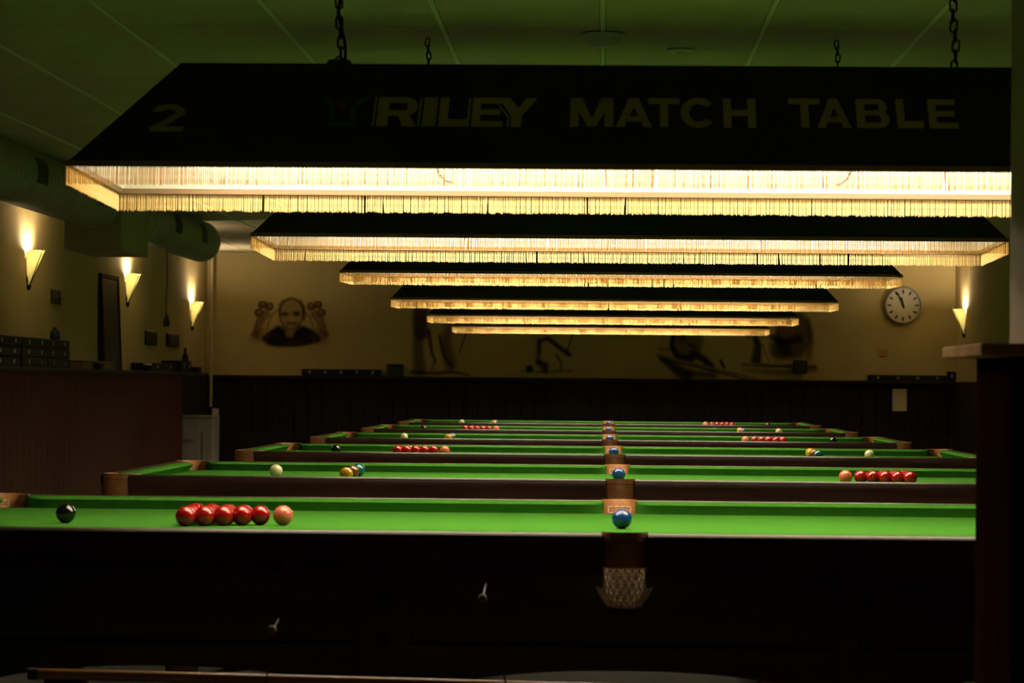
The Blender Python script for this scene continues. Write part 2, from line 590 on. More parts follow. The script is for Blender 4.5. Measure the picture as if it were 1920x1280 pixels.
    # eight turned legs
    lp = [(.0, 0), (.052, 0), (.058, .012), (.058, .035), (.046, .05), (.040, .075), (.050, .10), (.062, .16), (.070, .26), (.066, .34), (.050, .385),
          (.046, .40), (.066, .415), (.066, .475), (.0, .476)]
    leg_me = MB().lathe(lp, 18).mesh('leg', M['wood'], 35)
    for X in (-CX, -BX, BX, CX):
        for sy in (-1, 1):
            place('leg', leg_me, root, (X, sy * (YA - .075), 0))
    # pockets
    for sy in (-1, 1):
        c = (0, sy * (NY + .052))
        pocket_leather(c, 0 if sy > 0 else 180, 180 if sy > 0 else 360, .050, .0565, root, .792, ZR + .004)
        pocket_net(c, .047, root, .794)
    for sx in (-1, 1):
        for sy in (-1, 1):
            c = (sx * (NX + .020), sy * (NY + .020))
            am = math.degrees(math.atan2(sy, sx))
            pocket_leather(c, am - 108, am + 108, .068, .0765, root, .790, ZR + .004)
            pocket_net(c, .062, root, .792)
    return root


table0 = make_table()
TABLE_LABEL = [
    'nearest dark snooker table, green cloth, open net pocket facing the camera',
    'second snooker table from the camera, green cloth, tan leather corner pocket at left',
    'third snooker table from the camera, dark rails and green cloth',
    'fourth snooker table from the camera, dark rails and green cloth',
    'fifth snooker table from the camera, next to the farthest one',
    'farthest snooker table, before the dark panelled end wall']
tables = []
for k in range(6):
    t = table0 if k == 0 else copy_tree(table0)
    t.location = (TABLE_X[k], TABLE_Y[k], 0)
    tag(t, TABLE_LABEL[k], 'snooker table', 'snooker tables in a row')
    tables.append(t)

# hooks and hanging rest on the near side of the nearest table
tx, ty = TABLE_X[0], TABLE_Y[0]
for hx, hz, px, pz in ((-.716 - tx, .666, -.728 - tx, .541), (-.255 - tx, .740, -.200 - tx, .536)):
    m = MB()
    yb, yp = -.885, -1.255
    m.tube([(hx, yb, hz + .02), (hx, -1.10, hz + .018), (hx, yp - .012, hz - .004), (hx + (px - hx) * .2, yp - .016, hz - .02), (px, yp - .016, pz + .01), (px, yp - .006, pz - .010),
            (px, yp + .012, pz - .002)], .0022, 6)
    h = m.build('rest_hook', M['rubber'], tables[0], 50)
    kn = MB().sphere(.010, (hx, yp - .014, hz), 14, 8)
    kn.build('hook_knob', M['olive'], h, 50)
rest = empty('cue_rest', (-1.233, ty - 1.255, .562))
tag(rest, 'brown lacquered wooden rest pole hanging in front of the near side of the nearest table', 'cue rest')
MB().tube([(0, 0, 0), (.6, 0, -.0075), (1.25, 0, -.0155), (2.1, 0, -.026)], [.0125, .0120, .0105, .0095], 14).build('pole', M['cue'], rest, 40)
MB().tube([(-.022, 0, .0003), (0, 0, 0)], .0135, 14).build('end_cap', M['rubber'], rest, 40)

# ------------------------------------------------------------------ balls
BR = 0.02625
ball_mesh = {c: MB().sphere(BR, n=32, m=20).mesh('snooker_ball', BALL[c], 60) for c in BALL}
POSW = ['first', 'second', 'third', 'fourth', 'fifth']


def ball(colour, k, x, y, label):
    o = place('snooker_ball', ball_mesh[colour], None, (TABLE_X[k] + x, TABLE_Y[k] + y, ZBED + BR))
    o.rotation_euler = (random.random(), random.random(), random.random())
    tag(o, label, 'snooker ball', 'balls on the %s table' % ORD[k])


for k in range(6):
    s = -1 if k % 2 == 0 else 1          # black end: left on odd tables, right on even ones
    T = ORD[k] + ' table'
    side = 'left' if s < 0 else 'right'
    ball('blue', k, 0.0, 0.0, 'blue ball on the middle spot of the ' + T)
    ball('pink', k, s * (.892 - .004), 0, 'pink ball beside the triangle of reds on the ' + T)
    if k != 1:
        ball('black', k, s * 1.4605, 0, 'black ball near the %s end of the %s' % (side, T))
    x0 = s * (.892 + 2 * BR + .0035)
    for row in range(5):
        for q in range(row + 1):
            yy = (q - row / 2) * (2 * BR + .0003)
            if row == 0:
                lab = 'red ball at the tip of the triangle, touching distance from pink, ' + T
            else:
                lab = 'red ball, %s row from the pink, %s from the camera side, %s' % (POSW[row], POSW[q], T)
            ball('red', k, x0 + s * row * (2 * BR * .8675), yy, lab)
    if k > 0:
        bx = -s * 1.0475
        yd = .292
        # seen from baulk, yellow lies to the right
        ysign = 1 if s < 0 else -1
        ball('yellow', k, bx, ysign * yd, 'yellow ball on the baulk line of the ' + T)
        ball('brown', k, bx, 0, 'brown ball between the yellow and the green ball on the ' + T)
        ball('green', k, bx, -ysign * yd, 'teal green ball on the baulk line of the ' + T)
        wx = {1: -1.352, 2: 1.337, 3: -1.352, 4: 1.337, 5: -1.352}[k]
        ball('white', k, wx, 0.02, 'white cue ball by the baulk end of the ' + T)

# ------------------------------------------------------------------ billiard lamps
LHX, LHY, INS, LH = 1.433, 0.400, 0.245, 0.280


def fringe_mesh(seed):
    rnd = random.Random(seed)
    m = MB()
    L = .057

    def strand(x, y, sway=0.0):
        ln = L + rnd.uniform(-.0022, .0022)
        dx, dy = rnd.uniform(-.0007, .0007) + sway, rnd.uniform(-.0007, .0007)
        rings = []
        st = 7
        for i in range(st):
            u = i / (st - 1)
            r = .00125 + (.00050 if i % 2 else 0)
            cx, cy, cz = x + dx * u, y + dy * u, -.001 - ln * u
            rings.append([(cx + r, cy, cz), (cx, cy + r, cz), (cx - r, cy, cz), (cx, cy - r, cz)])
        m.loft(rings, True, True)
    SP = .0052
    gap = 0

    def run(x0, y0, x1, y1):
        n = int(math.hypot(x1 - x0, y1 - y0) / SP)
        i = 0
        while i <= n:
            if rnd.random() < .010:
                i += 1
            u = (i + rnd.uniform(-.18, .18)) / n
            sw = rnd.uniform(-.006, .006) if rnd.random() < .012 else 0
            if 0 <= u <= 1:
                strand(x0 + (x1 - x0) * u, y0 + (y1 - y0) * u, sw)
            i += 1
    a, b = LHX + .004, LHY + .004
    run(-a, -b, a, -b)
    run(a, -b, a, b)
    run(a, b, -a, b)
    run(-a, b, -a, -b)
    return m.mesh('fringe', M['fringe'])


fringes = [fringe_mesh(1), fringe_mesh(2), fringe_mesh(3)]


def frame_ring(m, ax, ay, bx, by, z0, z1):
    """rectangular ring, outer half sizes ax/ay, inner bx/by"""
    def rect(x, y, z):
        return [(-x, -y, z), (x, -y, z), (x, y, z), (-x, y, z)]
    rings = [rect(ax, ay, z0), rect(ax, ay, z1), rect(bx, by, z1), rect(bx, by, z0), rect(ax, ay, z0)]
    m.loft(rings, True, False)
    return m


def make_lamp():
    root = empty('table_lamp_canopy')

    def rect(x, y, z):
        return [(-x, -y, z), (x, -y, z), (x, y, z), (-x, y, z)]
    # four sloping faces
    T = .006
    ox, oy, ix, iy = LHX, LHY, LHX - INS, LHY - INS
    corners_o = rect(ox, oy, 0) + rect(ix, iy, LH)
    corners_i = rect(ox - T, oy - T, 0) + rect(ix - T, iy - T, LH - T)
    for k in range(4):
        j = (k + 1) % 4
        vs = [corners_o[k], corners_o[j], corners_o[4 + j], corners_o[4 + k], corners_i[k], corners_i[j], corners_i[4 + j], corners_i[4 + k]]
        MB().add(vs, [(0, 1, 2, 3), (7, 6, 5, 4), (0, 4, 5, 1), (3, 2, 6, 7), (1, 5, 6, 2), (0, 3, 7, 4)]).build('canopy_panel', M['canopy'], root)
    # flat top with small ventilation openings, white lining under it
    holes = [(-1.10, -1.06), (-.92, -.88), (.94, .98), (1.10, 1.14)]
    for mat, z0, z1, nm, xx, yy in ((M['canopy'], LH - .004, LH, 'canopy_top', ix - .001, iy - .001), (M['lining'], LH - .009, LH - .0045, 'lining_top', ix - .012, iy - .012)):
        m = MB()
        m.box(-xx, xx, -yy, -.014, z0, z1)
        m.box(-xx, xx, .014, yy, z0, z1)
        xs = -xx
        for a, b in holes:
            m.box(xs, a, -.014, .014, z0, z1)
            xs = b
        m.box(xs, xx, -.014, .014, z0, z1)
        m.build(nm, mat, root)
    # white lining of the sloping faces
    lo, li = rect(ox - .010, oy - .010, .002), rect(ix - .010, iy - .010, LH - .010)
    m = MB()
    m.loft([lo, li], True, False)
    m.build('lining', M['lining'], root)
    # rim strip and braid
    frame_ring(MB(), LHX, LHY, LHX - .010, LHY - .010, -.012, .001).build('rim', M['rim'], root)
    frame_ring(MB(), LHX + .006, LHY + .006, LHX + .001, LHY + .001, -.012, .002).build('braid', M['braid'], root)
    # four fluorescent tubes with holders
    for x0 in (-1.22, .02):
        for yy in (-.235, .235):
            o = MB().lathe([(.013, 0), (.013, 1.2)], 12).build('fluorescent_tube', M['tube'], root, 60)
            o.location = (x0, yy, .112)
            o.rotation_euler = (0, R(90), 0)
            h = MB()
            for q in (-.018, 1.2):
                h.lathe([(.0, q), (.015, q), (.015, q + .018), (.0, q + .018)], 12)
            h.build('tube_holder', M['cap'], o, 40)
    for yy in (-.235, .235):
        MB().box(-1.20, 1.20, yy - .018, yy + .018, .1275, .143).build('light_bracket', M['lining'], root)
    return root


def chain_link_mesh():
    m = MB()
    path = []
    hl, hr = .0085, .0085
    for i in range(8):
        a = math.pi * i / 7
        path.append((hr * math.cos(a), 0, hl + hr * math.sin(a)))
    for i in range(8):
        a = math.pi + math.pi * i / 7
        path.append((hr * math.cos(a), 0, -hl + hr * math.sin(a)))
    m.tube(path, .0030, 6, closed=True)
    return m.mesh('chain_link', M['chain'], 60)


link_me = chain_link_mesh()
lamp_h = [.5400, .5635, .5860, .5610, .5465, .5375]      # rim height above the camera
lamp_t = [.018, .013, -.012, -.010, -.005, -.001]        # near rim higher than far rim
lamp_x = [.0983, .0985, .0935, .0800, .0850, .0830]
LAMP_LABEL = [
    'nearest black table lamp canopy, numbered 2 with cream lettering and gold fringe',
    'second black fringed lamp canopy from the camera, over the second table',
    'third black fringed lamp canopy from the camera, overlapping the wall clock',
    'fourth black fringed lamp canopy from the camera',
    'fifth black fringed lamp canopy from the camera',
    'farthest and smallest black fringed lamp canopy, over the farthest table']
lamp0 = make_lamp()
lamps = []
for k in range(6):
    l = lamp0 if k == 0 else copy_tree(lamp0)
    l.location = (lamp_x[k], TABLE_Y[k], CAM_Z + lamp_h[k])
    l.rotation_euler = (-math.atan(lamp_t[k] / .8), 0, 0)
    tag(l, LAMP_LABEL[k], 'lamp', 'lamps over the tables')
    lamps.append(l)
for k, l in enumerate(lamps):
    f = place('fringe', fringes[k % 3], l)
    f['kind'] = 'stuff'
    if k >= 3:
        f.rotation_euler = (0, 0, math.pi)
    top = LH
    height = ZC - (CAM_Z + lamp_h[k] + LH)
    for sx in (-1, 1):
        X = .805 * sx + .012
        br = MB().lathe([(.0, .0), (.02, 0), (.02, .006), (.006, .008), (.006, .016), (.0, .016)], 12)
        hk = br.build('chain_hook', M['chain'], l, 40)
        hk.location = (X, 0, LH)
        if k < 2:
            n = int((height - .01) / .0275)
            for i in range(n):
                place('chain_link', link_me, l, (X + .004 * math.sin(i * .9), 0, LH + .022 + i * .0275 * (height - .03) / (n * .0275)),
                      (0, R(random.uniform(-6, 6)), R(90 * (i % 2) + random.uniform(-20, 20))))
        else:
            m = MB()
            n = int((height - .01) / .0275)
            for i in range(n):
                rz = R(90 * (i % 2))
                mat = Matrix.Translation((X, 0, LH + .022 + i * (height - .03) / n)) @ Matrix.Rotation(rz, 4, 'Z')
                me = link_me
                m.add([mat @ v.co for v in me.vertices], [tuple(p.vertices) for p in me.polygons])
            m.build('chain', M['chain'], l, 60)
# power cable wound along the left chain of the nearest lamp
path = []
hh = ZC - (CAM_Z + lamp_h[0] + LH)
for i in range(40):
    u = i / 39
    path.append((-.793 + .006 + .010 * math.sin(u * 16) * (1 - .3 * u), .010 * math.cos(u * 16), LH + hh * u * .995))
MB().tube(path, .0045, 6).build('power_cable', M['rubber'], lamps[0], 60)
MB().bbox(-.825, -.762, -.02, .02, LH + .001, LH + .03, .006).build('cable_box', M['chain'], lamps[0])

# loose wire loops inside the near edge of the nearest lamp
for sx in (-1, 1):
    xa = -.515 if sx < 0 else .520
    MB().tube([(xa, -.388, .004), (xa - sx * .004, -.387, -.014), (xa - sx * .012, -.387, -.030), (xa - sx * .026, -.387, -.042), (xa - sx * .040, -.385, -.046)], .0022, 6).build('wire_loop', M['rubber'], lamps[0], 60)

# lettering on the near face of the nearest lamp
ET = .0012


def face_fn(u, v, q):
    # u along the lamp, v in 0..1 up the sloping near face, q outwards
    n = Vector((0, -LH, INS)).normalized()
    p = Vector((u, -LHY + INS * v, LH * v)) + n * q
    return tuple(p)


def ringarc(cx, cy, rx, ry, tx_, ty_, a0, a1, n=18):
    out = [(cx + rx * math.cos(R(a0 + (a1 - a0) * i / n)), cy + ry * math.sin(R(a0 + (a1 - a0) * i / n))) for i in range(n + 1)]
    inn = [(cx + (rx - tx_) * math.cos(R(a0 + (a1 - a0) * i / n)), cy + (ry - ty_) * math.sin(R(a0 + (a1 - a0) * i / n))) for i in range(n + 1)]
    return [[out[i], out[i + 1], inn[i + 1], inn[i]] for i in range(n)]


def rc(a, b, c, d):
    return [(a, c), (b, c), (b, d), (a, d)]


S_ = .23
H_ = .22
GL = {
    'I': [rc(0, 1, 0, 1)],
    'L': [rc(0, .30, 0, 1), rc(.30, 1, 0, .25)],
    'T': [rc(0, 1, .80, 1), rc(.37, .63, 0, .80)],
    'E': [rc(0, .27, 0, 1), rc(.27, .96, .80, 1), rc(.27, .90, .41, .60), rc(.27, 1, 0, .20)],
    'H': [rc(0, .25, 0, 1), rc(.75, 1, 0, 1), rc(.25, .75, .40, .61)],
    'A': [[(0, 0), (.24, 0), (.63, 1), (.37, 1)], [(.76, 0), (1, 0), (.63, 1), (.40, 1)], rc(.22, .78, .19, .37)],
    'M': [rc(0, .20, 0, 1), rc(.80, 1, 0, 1), [(.0, 1), (.27, 1), (.59, 0), (.41, 0)], [(.73, 1), (1, 1), (.59, 0), (.41, 0)]],
    'Y': [[(0, 1), (.30, 1), (.62, .50), (.62, .36), (.36, .36)], [(.72, 1), (1, 1), (.62, .36), (.50, .36), (.46, .52)], rc(.36, .62, 0, .40)],
    'C': ringarc(.5, .5, .52, .52, .25, .21, 38, 322, 26),
    'B': [rc(0, .26, 0, 1), rc(.26, .66, .82, 1), rc(.26, .70, .43, .60), rc(.26, .70, 0, .18)]
    + ringarc(.64, .715, .30, .285, .24, .18, -90, 90, 12) + ringarc(.68, .29, .32, .29, .25, .18, -90, 90, 12),
    'R': [rc(0, .28, 0, 1), rc(.28, .72, .80, 1), rc(.28, .72, .36, .55), [(.50, .40), (.80, .38), (1.0, 0), (.66, 0)]]
    + ringarc(.68, .68, .32, .32, .26, .19, -90, 90, 12),
    '2': ringarc(.5, .70, .48, .30, .26, .19, 175, -20, 18) + [[(.70, .66), (.97, .62), (.40, .16), (.02, .16), (.02, .10)], rc(.0, 1, 0, .18)],
}


def glyphs(m, ch, u0, u1, v0, v1, slant=0.0):
    for poly in GL[ch]:
        pts = [(u0 + (u1 - u0) * (x_ + 0) + slant * (y_ - .0) * (v1 - v0), v0 + (v1 - v0) * y_) for x_, y_ in poly]
        m.prism(pts, .0004, ET, face_fn)


L0 = lamps[0]
m = MB()
glyphs(m, '2', -1.244, -1.157, .297, .571)
m.build('table_number', M['letter'], L0)
m = MB()
for ch, a, b in (('M', -.182, -.073), ('A', -.067, .024), ('T', .015, .095), ('C', .098, .186), ('H', .204, .286)):
    glyphs(m, ch, a, b, .370, .662)
m.build('lettering', M['letter'], L0)
m = MB()
for ch, a, b in (('T', .369, .449), ('A', .440, .525), ('B', .539, .622), ('L', .640, .706), ('E', .720, .793)):
    glyphs(m, ch, a, b, .376, .668)
m.build('lettering', M['letter'], L0)
m = MB()
SL = .012
for ch, a, b in (('R', -.672, -.570), ('I', -.556, -.527), ('L', -.515, -.439), ('E', -.432, -.352), ('Y', -.368, -.268)):
    glyphs(m, ch, a, b, .363, .656, SL)
for a in (-.682, -.567, -.5265, -.4425):
    m.prism([(a, .363), (a + .005, .363), (a + .005 + SL * .293, .656), (a + SL * .293, .656)], .0004, ET, face_fn)
m.prism([(-.342, .363), (-.337, .363), (-.335, .46), (-.340, .46)], .0004, ET, face_fn)
m.prism([(-.340, .46), (-.335, .46), (-.366, .61), (-.371, .61)], .0004, ET, face_fn)
m.build('lettering', M['letter'], L0)
m = MB()
lg = lambda p: m.prism(p, .0004, ET, face_fn)
lg([(-.822, .66), (-.800, .66), (-.779, .56), (-.779, .40), (-.793, .40), (-.793, .55)])
lg([(-.690, .66), (-.712, .66), (-.738, .56), (-.738, .40), (-.724, .40), (-.724, .55)])
lg(rc(-.793, -.724, .355, .405))
m.build('emblem', M['logo_green'], L0)
m = MB()
m.prism([(-.7585 + .013 * math.cos(2 * math.pi * i / 18), .575 + .045 * math.sin(2 * math.pi * i / 18)) for i in range(18)], .0004, ET, face_fn)
m.build('emblem_ball', M['logo_red'], L0)

# ------------------------------------------------------------------ wall sconces
def make_sconce():
    """local: wall plane x = 0, fitting sticks out to +x, z = 0 at the shade's upper edge"""
    root = empty('wall_sconce')
    H, RT, RB = .250, .128, .014
    n = 30
    ribs = (-88, -30, 30, 88)

    def top(a):            # scalloped upper edge between the ribs
        for q in range(3):
            if ribs[q] <= a <= ribs[q + 1] + .01:
                u = (a - ribs[q]) / (ribs[q + 1] - ribs[q])
                return .012 * math.sin(math.pi * max(0, min(1, u)))
        return 0
    for q in range(3):
        rings = []
        for i in range(11):
            a = ribs[q] + (ribs[q + 1] - ribs[q]) * i / 10
            ca, sa = math.cos(R(a)), math.sin(R(a)) * .72
            zt = top(a)
            rings.append([((RB) * ca, RB * sa, -H), ((RT) * ca, RT * sa, zt), ((RT - .005) * ca, (RT - .005) * sa, zt), ((RB - .004) * ca, (RB - .004) * sa, -H)])
        MB().loft(rings, True, True).build('glass_panel', M['opal'], root, 40)
    for a in ribs:
        ca, sa = math.cos(R(a)), math.sin(R(a)) * .72
        MB().tube([((RB + .004) * ca, (RB + .004) * sa, -H - .004), ((RT + .003) * ca, (RT + .003) * sa, -.012)], .0032, 6).build('rib', M['sconce_metal'], root, 60)
    MB().lathe([(.0, -H - .035), (.010, -H - .028), (.017, -H - .006), (.017, -H + .004), (.0, -H + .004)], 14, (.012, 0, 0)).build('finial', M['sconce_metal'], root, 40)
    MB().bbox(0.0005, .010, -.030, .030, -H + .02, -.03, .003).build('back_plate', M['sconce_metal'], root)
    MB().tube([(.010, 0, -.150), (.050, 0, -.150), (.056, 0, -.130), (.056, 0, -.067)], .006, 8).build('lamp_holder', M['cap'], root, 50)
    MB().lathe([(.0, -.067), (.009, -.065), (.013, -.049), (.013, -.010), (.010, .006), (.0, .013)], 14, (.056, 0, 0)).build('bulb', M['bulb'], root, 60)
    return root


sc0 = make_sconce()
SC_TOP = 2.150
spots = [(XL, 21.52, 0, 'lit fan-shaped glass wall sconce on left wall, largest, below the corrugated duct'),
         (XL, 26.05, 0, 'lit fan-shaped glass wall sconce beside the tall dark board on left wall'),
         (XL, 30.20, 0, 'lit fan-shaped glass wall sconce on left wall, by the far left corner'),
         (XR, 30.55, math.pi, 'lit fan-shaped glass wall sconce on right wall beyond the round clock'),
         (XL, 16.90, 0, 'lit fan-shaped wall sconce on left wall just beyond the left picture edge')]
for i, (x, y, rz, lab) in enumerate(spots):
    o = sc0 if i == 0 else copy_tree(sc0)
    o.location = (x, y, SC_TOP if i not in (2, 3) else SC_TOP - .13)
    o.rotation_euler = (0, 0, rz)
    tag(o, lab, 'wall lamp', 'wall sconces')

# ------------------------------------------------------------------ ventilation duct
DX, DZ, DR = -3.447, CAM_Z + 1.206, .166


def duct(y0, y1, capped):
    m = MB()
    rings = []
    y = y0
    n = 40
    step = .115
    while y < y1 - .001:
        e = min(y + step, y1)
        for (yy, rr) in ((y, DR), (e - .016, DR), (e - .011, DR + .007), (e - .005, DR + .007), (e, DR)):
            rings.append([(DX + rr * math.cos(2 * math.pi * i / n), yy, DZ + rr * math.sin(2 * math.pi * i / n)) for i in range(n)])
        y = e
    m.loft(rings, True, True)
    return m


def grille(parent, y, ang):
    g = MB()
    c, s = math.cos(R(ang)), math.sin(R(ang))
    r = DR + .008
    for t0, t1, h in ((-.09, .09, .0),):
        pass
    m = MB()
    for k in range(6):
        a = R(ang - 22 + 44 * k / 5)
        p = (DX + (r + .004) * math.cos(a), DZ + (r + .004) * math.sin(a))
        m.tube([(p[0], y - .14, p[1]), (p[0], y + .14, p[1])], .004, 5)
    o = m.build('grille', M['grille'], parent)
    b = MB()
    n = 8
    rings = []
    for k in range(n + 1):
        a = R(ang - 26 + 52 * k / n)
        rings.append([(DX + rr * math.cos(a), yy, DZ + rr * math.sin(a)) for rr, yy in ((DR + .001, y - .16), (r, y - .16), (r, y + .16), (DR + .001, y + .16))])
    b.loft(rings, True, True).build('grille_frame', M['grille'], o)


d1 = empty('ventilation_duct', (0, 0, 0))
tag(d1, 'round ribbed metal ventilation duct under the ceiling at upper left', 'duct')
duct(11.0, 20.0, False).build('duct_pipe', M['duct'], d1, 50)
duct(21.2, 25.35, True).build('duct_pipe', M['duct'], d1, 50)
bx = MB().bbox(-3.65, -3.262, 20.0, 21.2, 2.100, ZC - .006, .004).build('duct_box', M['duct_box'], d1)
for yy in (17.25, 19.4, 22.85, 24.35):
    grille(d1, yy, 8)
for yy in (12.5, 15.5, 18.5, 23.5):
    MB().tube([(DX, yy, DZ + DR - .002), (DX, yy, ZC - .002)], .005, 6).build('hanger_rod', M['steel'], d1)
cab = empty('hanging_cable', (-3.40, 23.06, 1.70))
tag(cab, 'thin black cable hanging from the duct with a plug at its end', 'cable')
MB().tube([(-.004, 0, .543), (0, 0, .45), (.006, 0, .30), (-.004, 0, .12), (0, 0, .02)], .0040, 6).build('cord', M['rubber'], cab, 50)
MB().lathe([(.0, -.060), (.026, -.060), (.026, -.02), (.018, .01), (.008, .03), (.0, .03)], 12).build('plug', M['black_plastic'], cab, 40)

# ------------------------------------------------------------------ ceiling fittings
sd = empty('smoke_detector', (-.005, 11.62, ZC - .004))
tag(sd, 'round white dome smoke detector on the ceiling above the nearest lamp', 'smoke detector')
MB().lathe([(.0, -.016), (.080, -.016), (.083, -.010), (.083, .0), (.0, .0)], 32).build('base', M['plastic_white'], sd, 40)
MB().lathe([(.0, -.056), (.030, -.054), (.052, -.046), (.068, -.032), (.075, -.016), (.0, -.016)], 32).build('dome', M['clear'], sd, 60)
dl = empty('ceiling_disc', (.316, 12.16, ZC - .001))
tag(dl, 'flat round white disc on the ceiling beside the smoke detector', 'ceiling fitting')
MB().lathe([(.0, -.012), (.050, -.012), (.058, -.006), (.058, .0), (.0, .0)], 28).build('cover', M['plastic_white'], dl, 40)
MB().lathe([(.0, -.020), (.018, -.019), (.022, -.012), (.0, -.012)], 20).build('nozzle', M['plastic_white'], dl, 40)

# ------------------------------------------------------------------ clock
ck = empty('wall_clock', (3.180, YB - .002, 2.086))
tag(ck, 'round white wall clock with black hour marks showing eleven fifty-eight', 'clock')
fn = lambda prof, n=48: MB().lathe(prof, n)


def facing(o):
    o.rotation_euler = (R(90), 0, 0)
    return o


facing(fn([(.0, .0), (.196, .0), (.200, .012), (.200, .048), (.194, .056), (.184, .056), (.180, .046), (.180, .020)]).build('rim', M['clock_rim'], ck, 40))
facing(fn([(.0, .020), (.182, .020)]).build('face', M['clock_face'], ck, 40))
facing(fn([(.0, .050), (.10, .049), (.182, .046)]).build('glass', M['glass'], ck, 40))
for h in range(12):
    a = R(30 * h)
    c, s = math.cos(a), math.sin(a)
    r0, r1, hw = .124, .165, .0085
    pts = [(s * r + c * e, c * r - s * e) for r, e in ((r0, -hw), (r1, -hw), (r1, hw), (r0, hw))]
    MB().prism(pts, -.0215, -.0235, lambda u, v, q: (u, q, v)).build('hour_mark', M['black_plastic'], ck)


def hand(ang, ln, back, w0, w1, q):
    c, s = math.cos(R(ang)), math.sin(R(ang))
    pts = [(s * r + c * e, c * r - s * e) for r, e in ((-back, -w0), (ln, -w1), (ln, w1), (-back, w0))]
    MB().prism(pts, -q, -q - .003, lambda u, v, w_: (u, w_, v)).build('clock_hand', M['black_plastic'], ck)


hand(-13, .085, .03, .011, .008, .025)
hand(-24, .145, .03, .008, .005, .029)
facing(fn([(.0, .036), (.012, .035), (.012, .022), (.0, .022)], 20).build('hub', M['black_plastic'], ck, 40))

# ------------------------------------------------------------------ small things on the walls
tag(MB().bbox(3.069, 3.220, YB - .0755, YB - .0725, .971, 1.203, .001).build('paper_notice', M['paper']),
    'white sheet of paper pinned to the dark panelling below the clock', 'notice')
tag(MB().bbox(2.925, 3.020, YB - .012, YB - .001, 1.545, 1.612, .003).build('wall_plate', M['orange_print']),
    'small faded orange plate on end wall below and left of the clock', 'plate')
bx_ = empty('wall_speaker', (2.10, YB, 1.357))
tag(bx_, 'small black box on end wall in front of the right-hand mural', 'speaker')
MB().bbox(-.073, .073, -.09, -.012, 0, .140, .006).build('body', M['black_plastic'], bx_)
MB().bbox(-.060, .060, -.096, -.0905, .012, .128, .004).build('speaker_grille', M['grille'], bx_)
MB().box(-.02, .02, -.012, -.0005, .03, .10).build('wall_bracket', M['bolt'], bx_)
for dx in (-.035, .035):
    MB().tube([(dx, -.05, .0), (dx, -.05, -.070)], .004, 6).build('speaker_foot', M['steel'], bx_)

rp_ = empty('framed_sign', (XL, 22.635, 1.852))
tag(rp_, 'small dull red framed sign on left wall right of the largest sconce', 'sign')
MB().bbox(.001, .012, -.19, .19, -.055, .055, .003).build('sign_frame', M['black_plastic'], rp_)
MB().box(.0122, .0135, -.175, .175, -.047, .047).build('sign_print', M['red_print'], rp_)
MB().lathe([(.0, 0), (.018, 0), (.018, .0008), (.0, .0008)], 16).build('print_mark', M['orange_print'], rp_)
rp_.children[-1].rotation_euler = (0, R(90), 0)
for c in rp_.children:
    if c.name.startswith('print_mark'):
        c.rotation_euler = (0, R(90), 0)
        c.location = (.0137, 0, -.008)

for yy, ww, lab in ((27.43, .33, 'small dark plaque on left wall, nearer the tall board'),
                    (28.82, .38, 'small dark plaque on left wall, nearer the far corner')):
    p = empty('wall_plaque', (XL, yy, 1.612))
    tag(p, lab, 'plaque', 'dark plaques on left wall')
    MB().bbox(.001, .022, -ww, ww, -.066, .066, .004).build('plaque_board', M['black_plastic'], p)
    MB().bbox(.0222, .028, -ww + .06, ww - .06, -.05, .05, .002).build('plaque_face', M['grille'], p)

# tall dark board leaning on the ledge
tb = empty('leaning_board', (XL + .045, 25.02, 1.302), (0, R(-2.6), 0))
tag(tb, 'tall dark framed board leaning against left wall on the ledge', 'board')
MB().bbox(-.012, .012, -.44, .44, .002, .805, .004).build('board_panel', M['black_plastic'], tb)
for a, b, c_, d_ in ((-.45, -.41, .0, .81), (.41, .45, .0, .81)):
    MB().bbox(-.018, .020, a, b, c_, d_, .004).build('frame_bar', M['ledge'], tb)
for c_, d_ in ((.0, .04), (.77, .81)):
    MB().bbox(-.018, .020, -.409, .409, c_, d_, .004).build('frame_bar', M['ledge'], tb)

# cue cases stacked on the left ledge
def cue_case(loc, ln, hgt, wid, lab, grp, along='y', clasps=2):
    c = empty('cue_case', loc)
    tag(c, lab, 'case', grp)
    if along == 'y':
        MB().bbox(-wid / 2, wid / 2, -ln / 2, ln / 2, 0, hgt, .005).build('case_body', M['case'], c)
        for q in range(clasps):
            yy = -ln / 2 + ln * (q + .5) / clasps
            MB().bbox(wid / 2 + .0002, wid / 2 + .005, yy - .018, yy + .018, hgt * .35, hgt * .75, .001).build('clasp', M['steel'], c)
    else:
        MB().bbox(-ln / 2, ln / 2, -wid / 2, wid / 2, 0, hgt, .005).build('case_body', M['case'], c)
        for q in range(clasps):
            xx = -ln / 2 + ln * (q + .5) / clasps
            MB().bbox(xx - .012, xx + .012, -wid / 2 - .005, -wid / 2 - .0002, hgt * .35, hgt * .75, .001).build('clasp', M['steel'], c)
    return c


lay = ['bottom', 'middle', 'top']
pos = ['nearest the picture edge', 'in the middle column', 'nearest the red sign']
for a in range(3):
    for b in range(3):
        cue_case((XL + .112 + random.uniform(-.008, .008), 19.80 + .96 * b + random.uniform(-.02, .02), 1.302 + .070 * a), .93, .068, .19,
                 'black case on left ledge, %s layer, %s' % (lay[a], pos[b]), 'black cases stacked on the left ledge')
bt = empty('spray_bottle', (XL + .12, 22.0, 1.512))
tag(bt, 'small teal bottle standing on top of the stacked black cases', 'bottle')
MB().lathe([(.0, 0), (.036, 0), (.038, .006), (.038, .055), (.026, .075), (.0, .076)], 16).build('bottle_body', M['teal'], bt, 40)
MB().lathe([(.0, .076), (.016, .076), (.016, .096), (.0, .097)], 12).build('bottle_cap', M['black_plastic'], bt, 40)

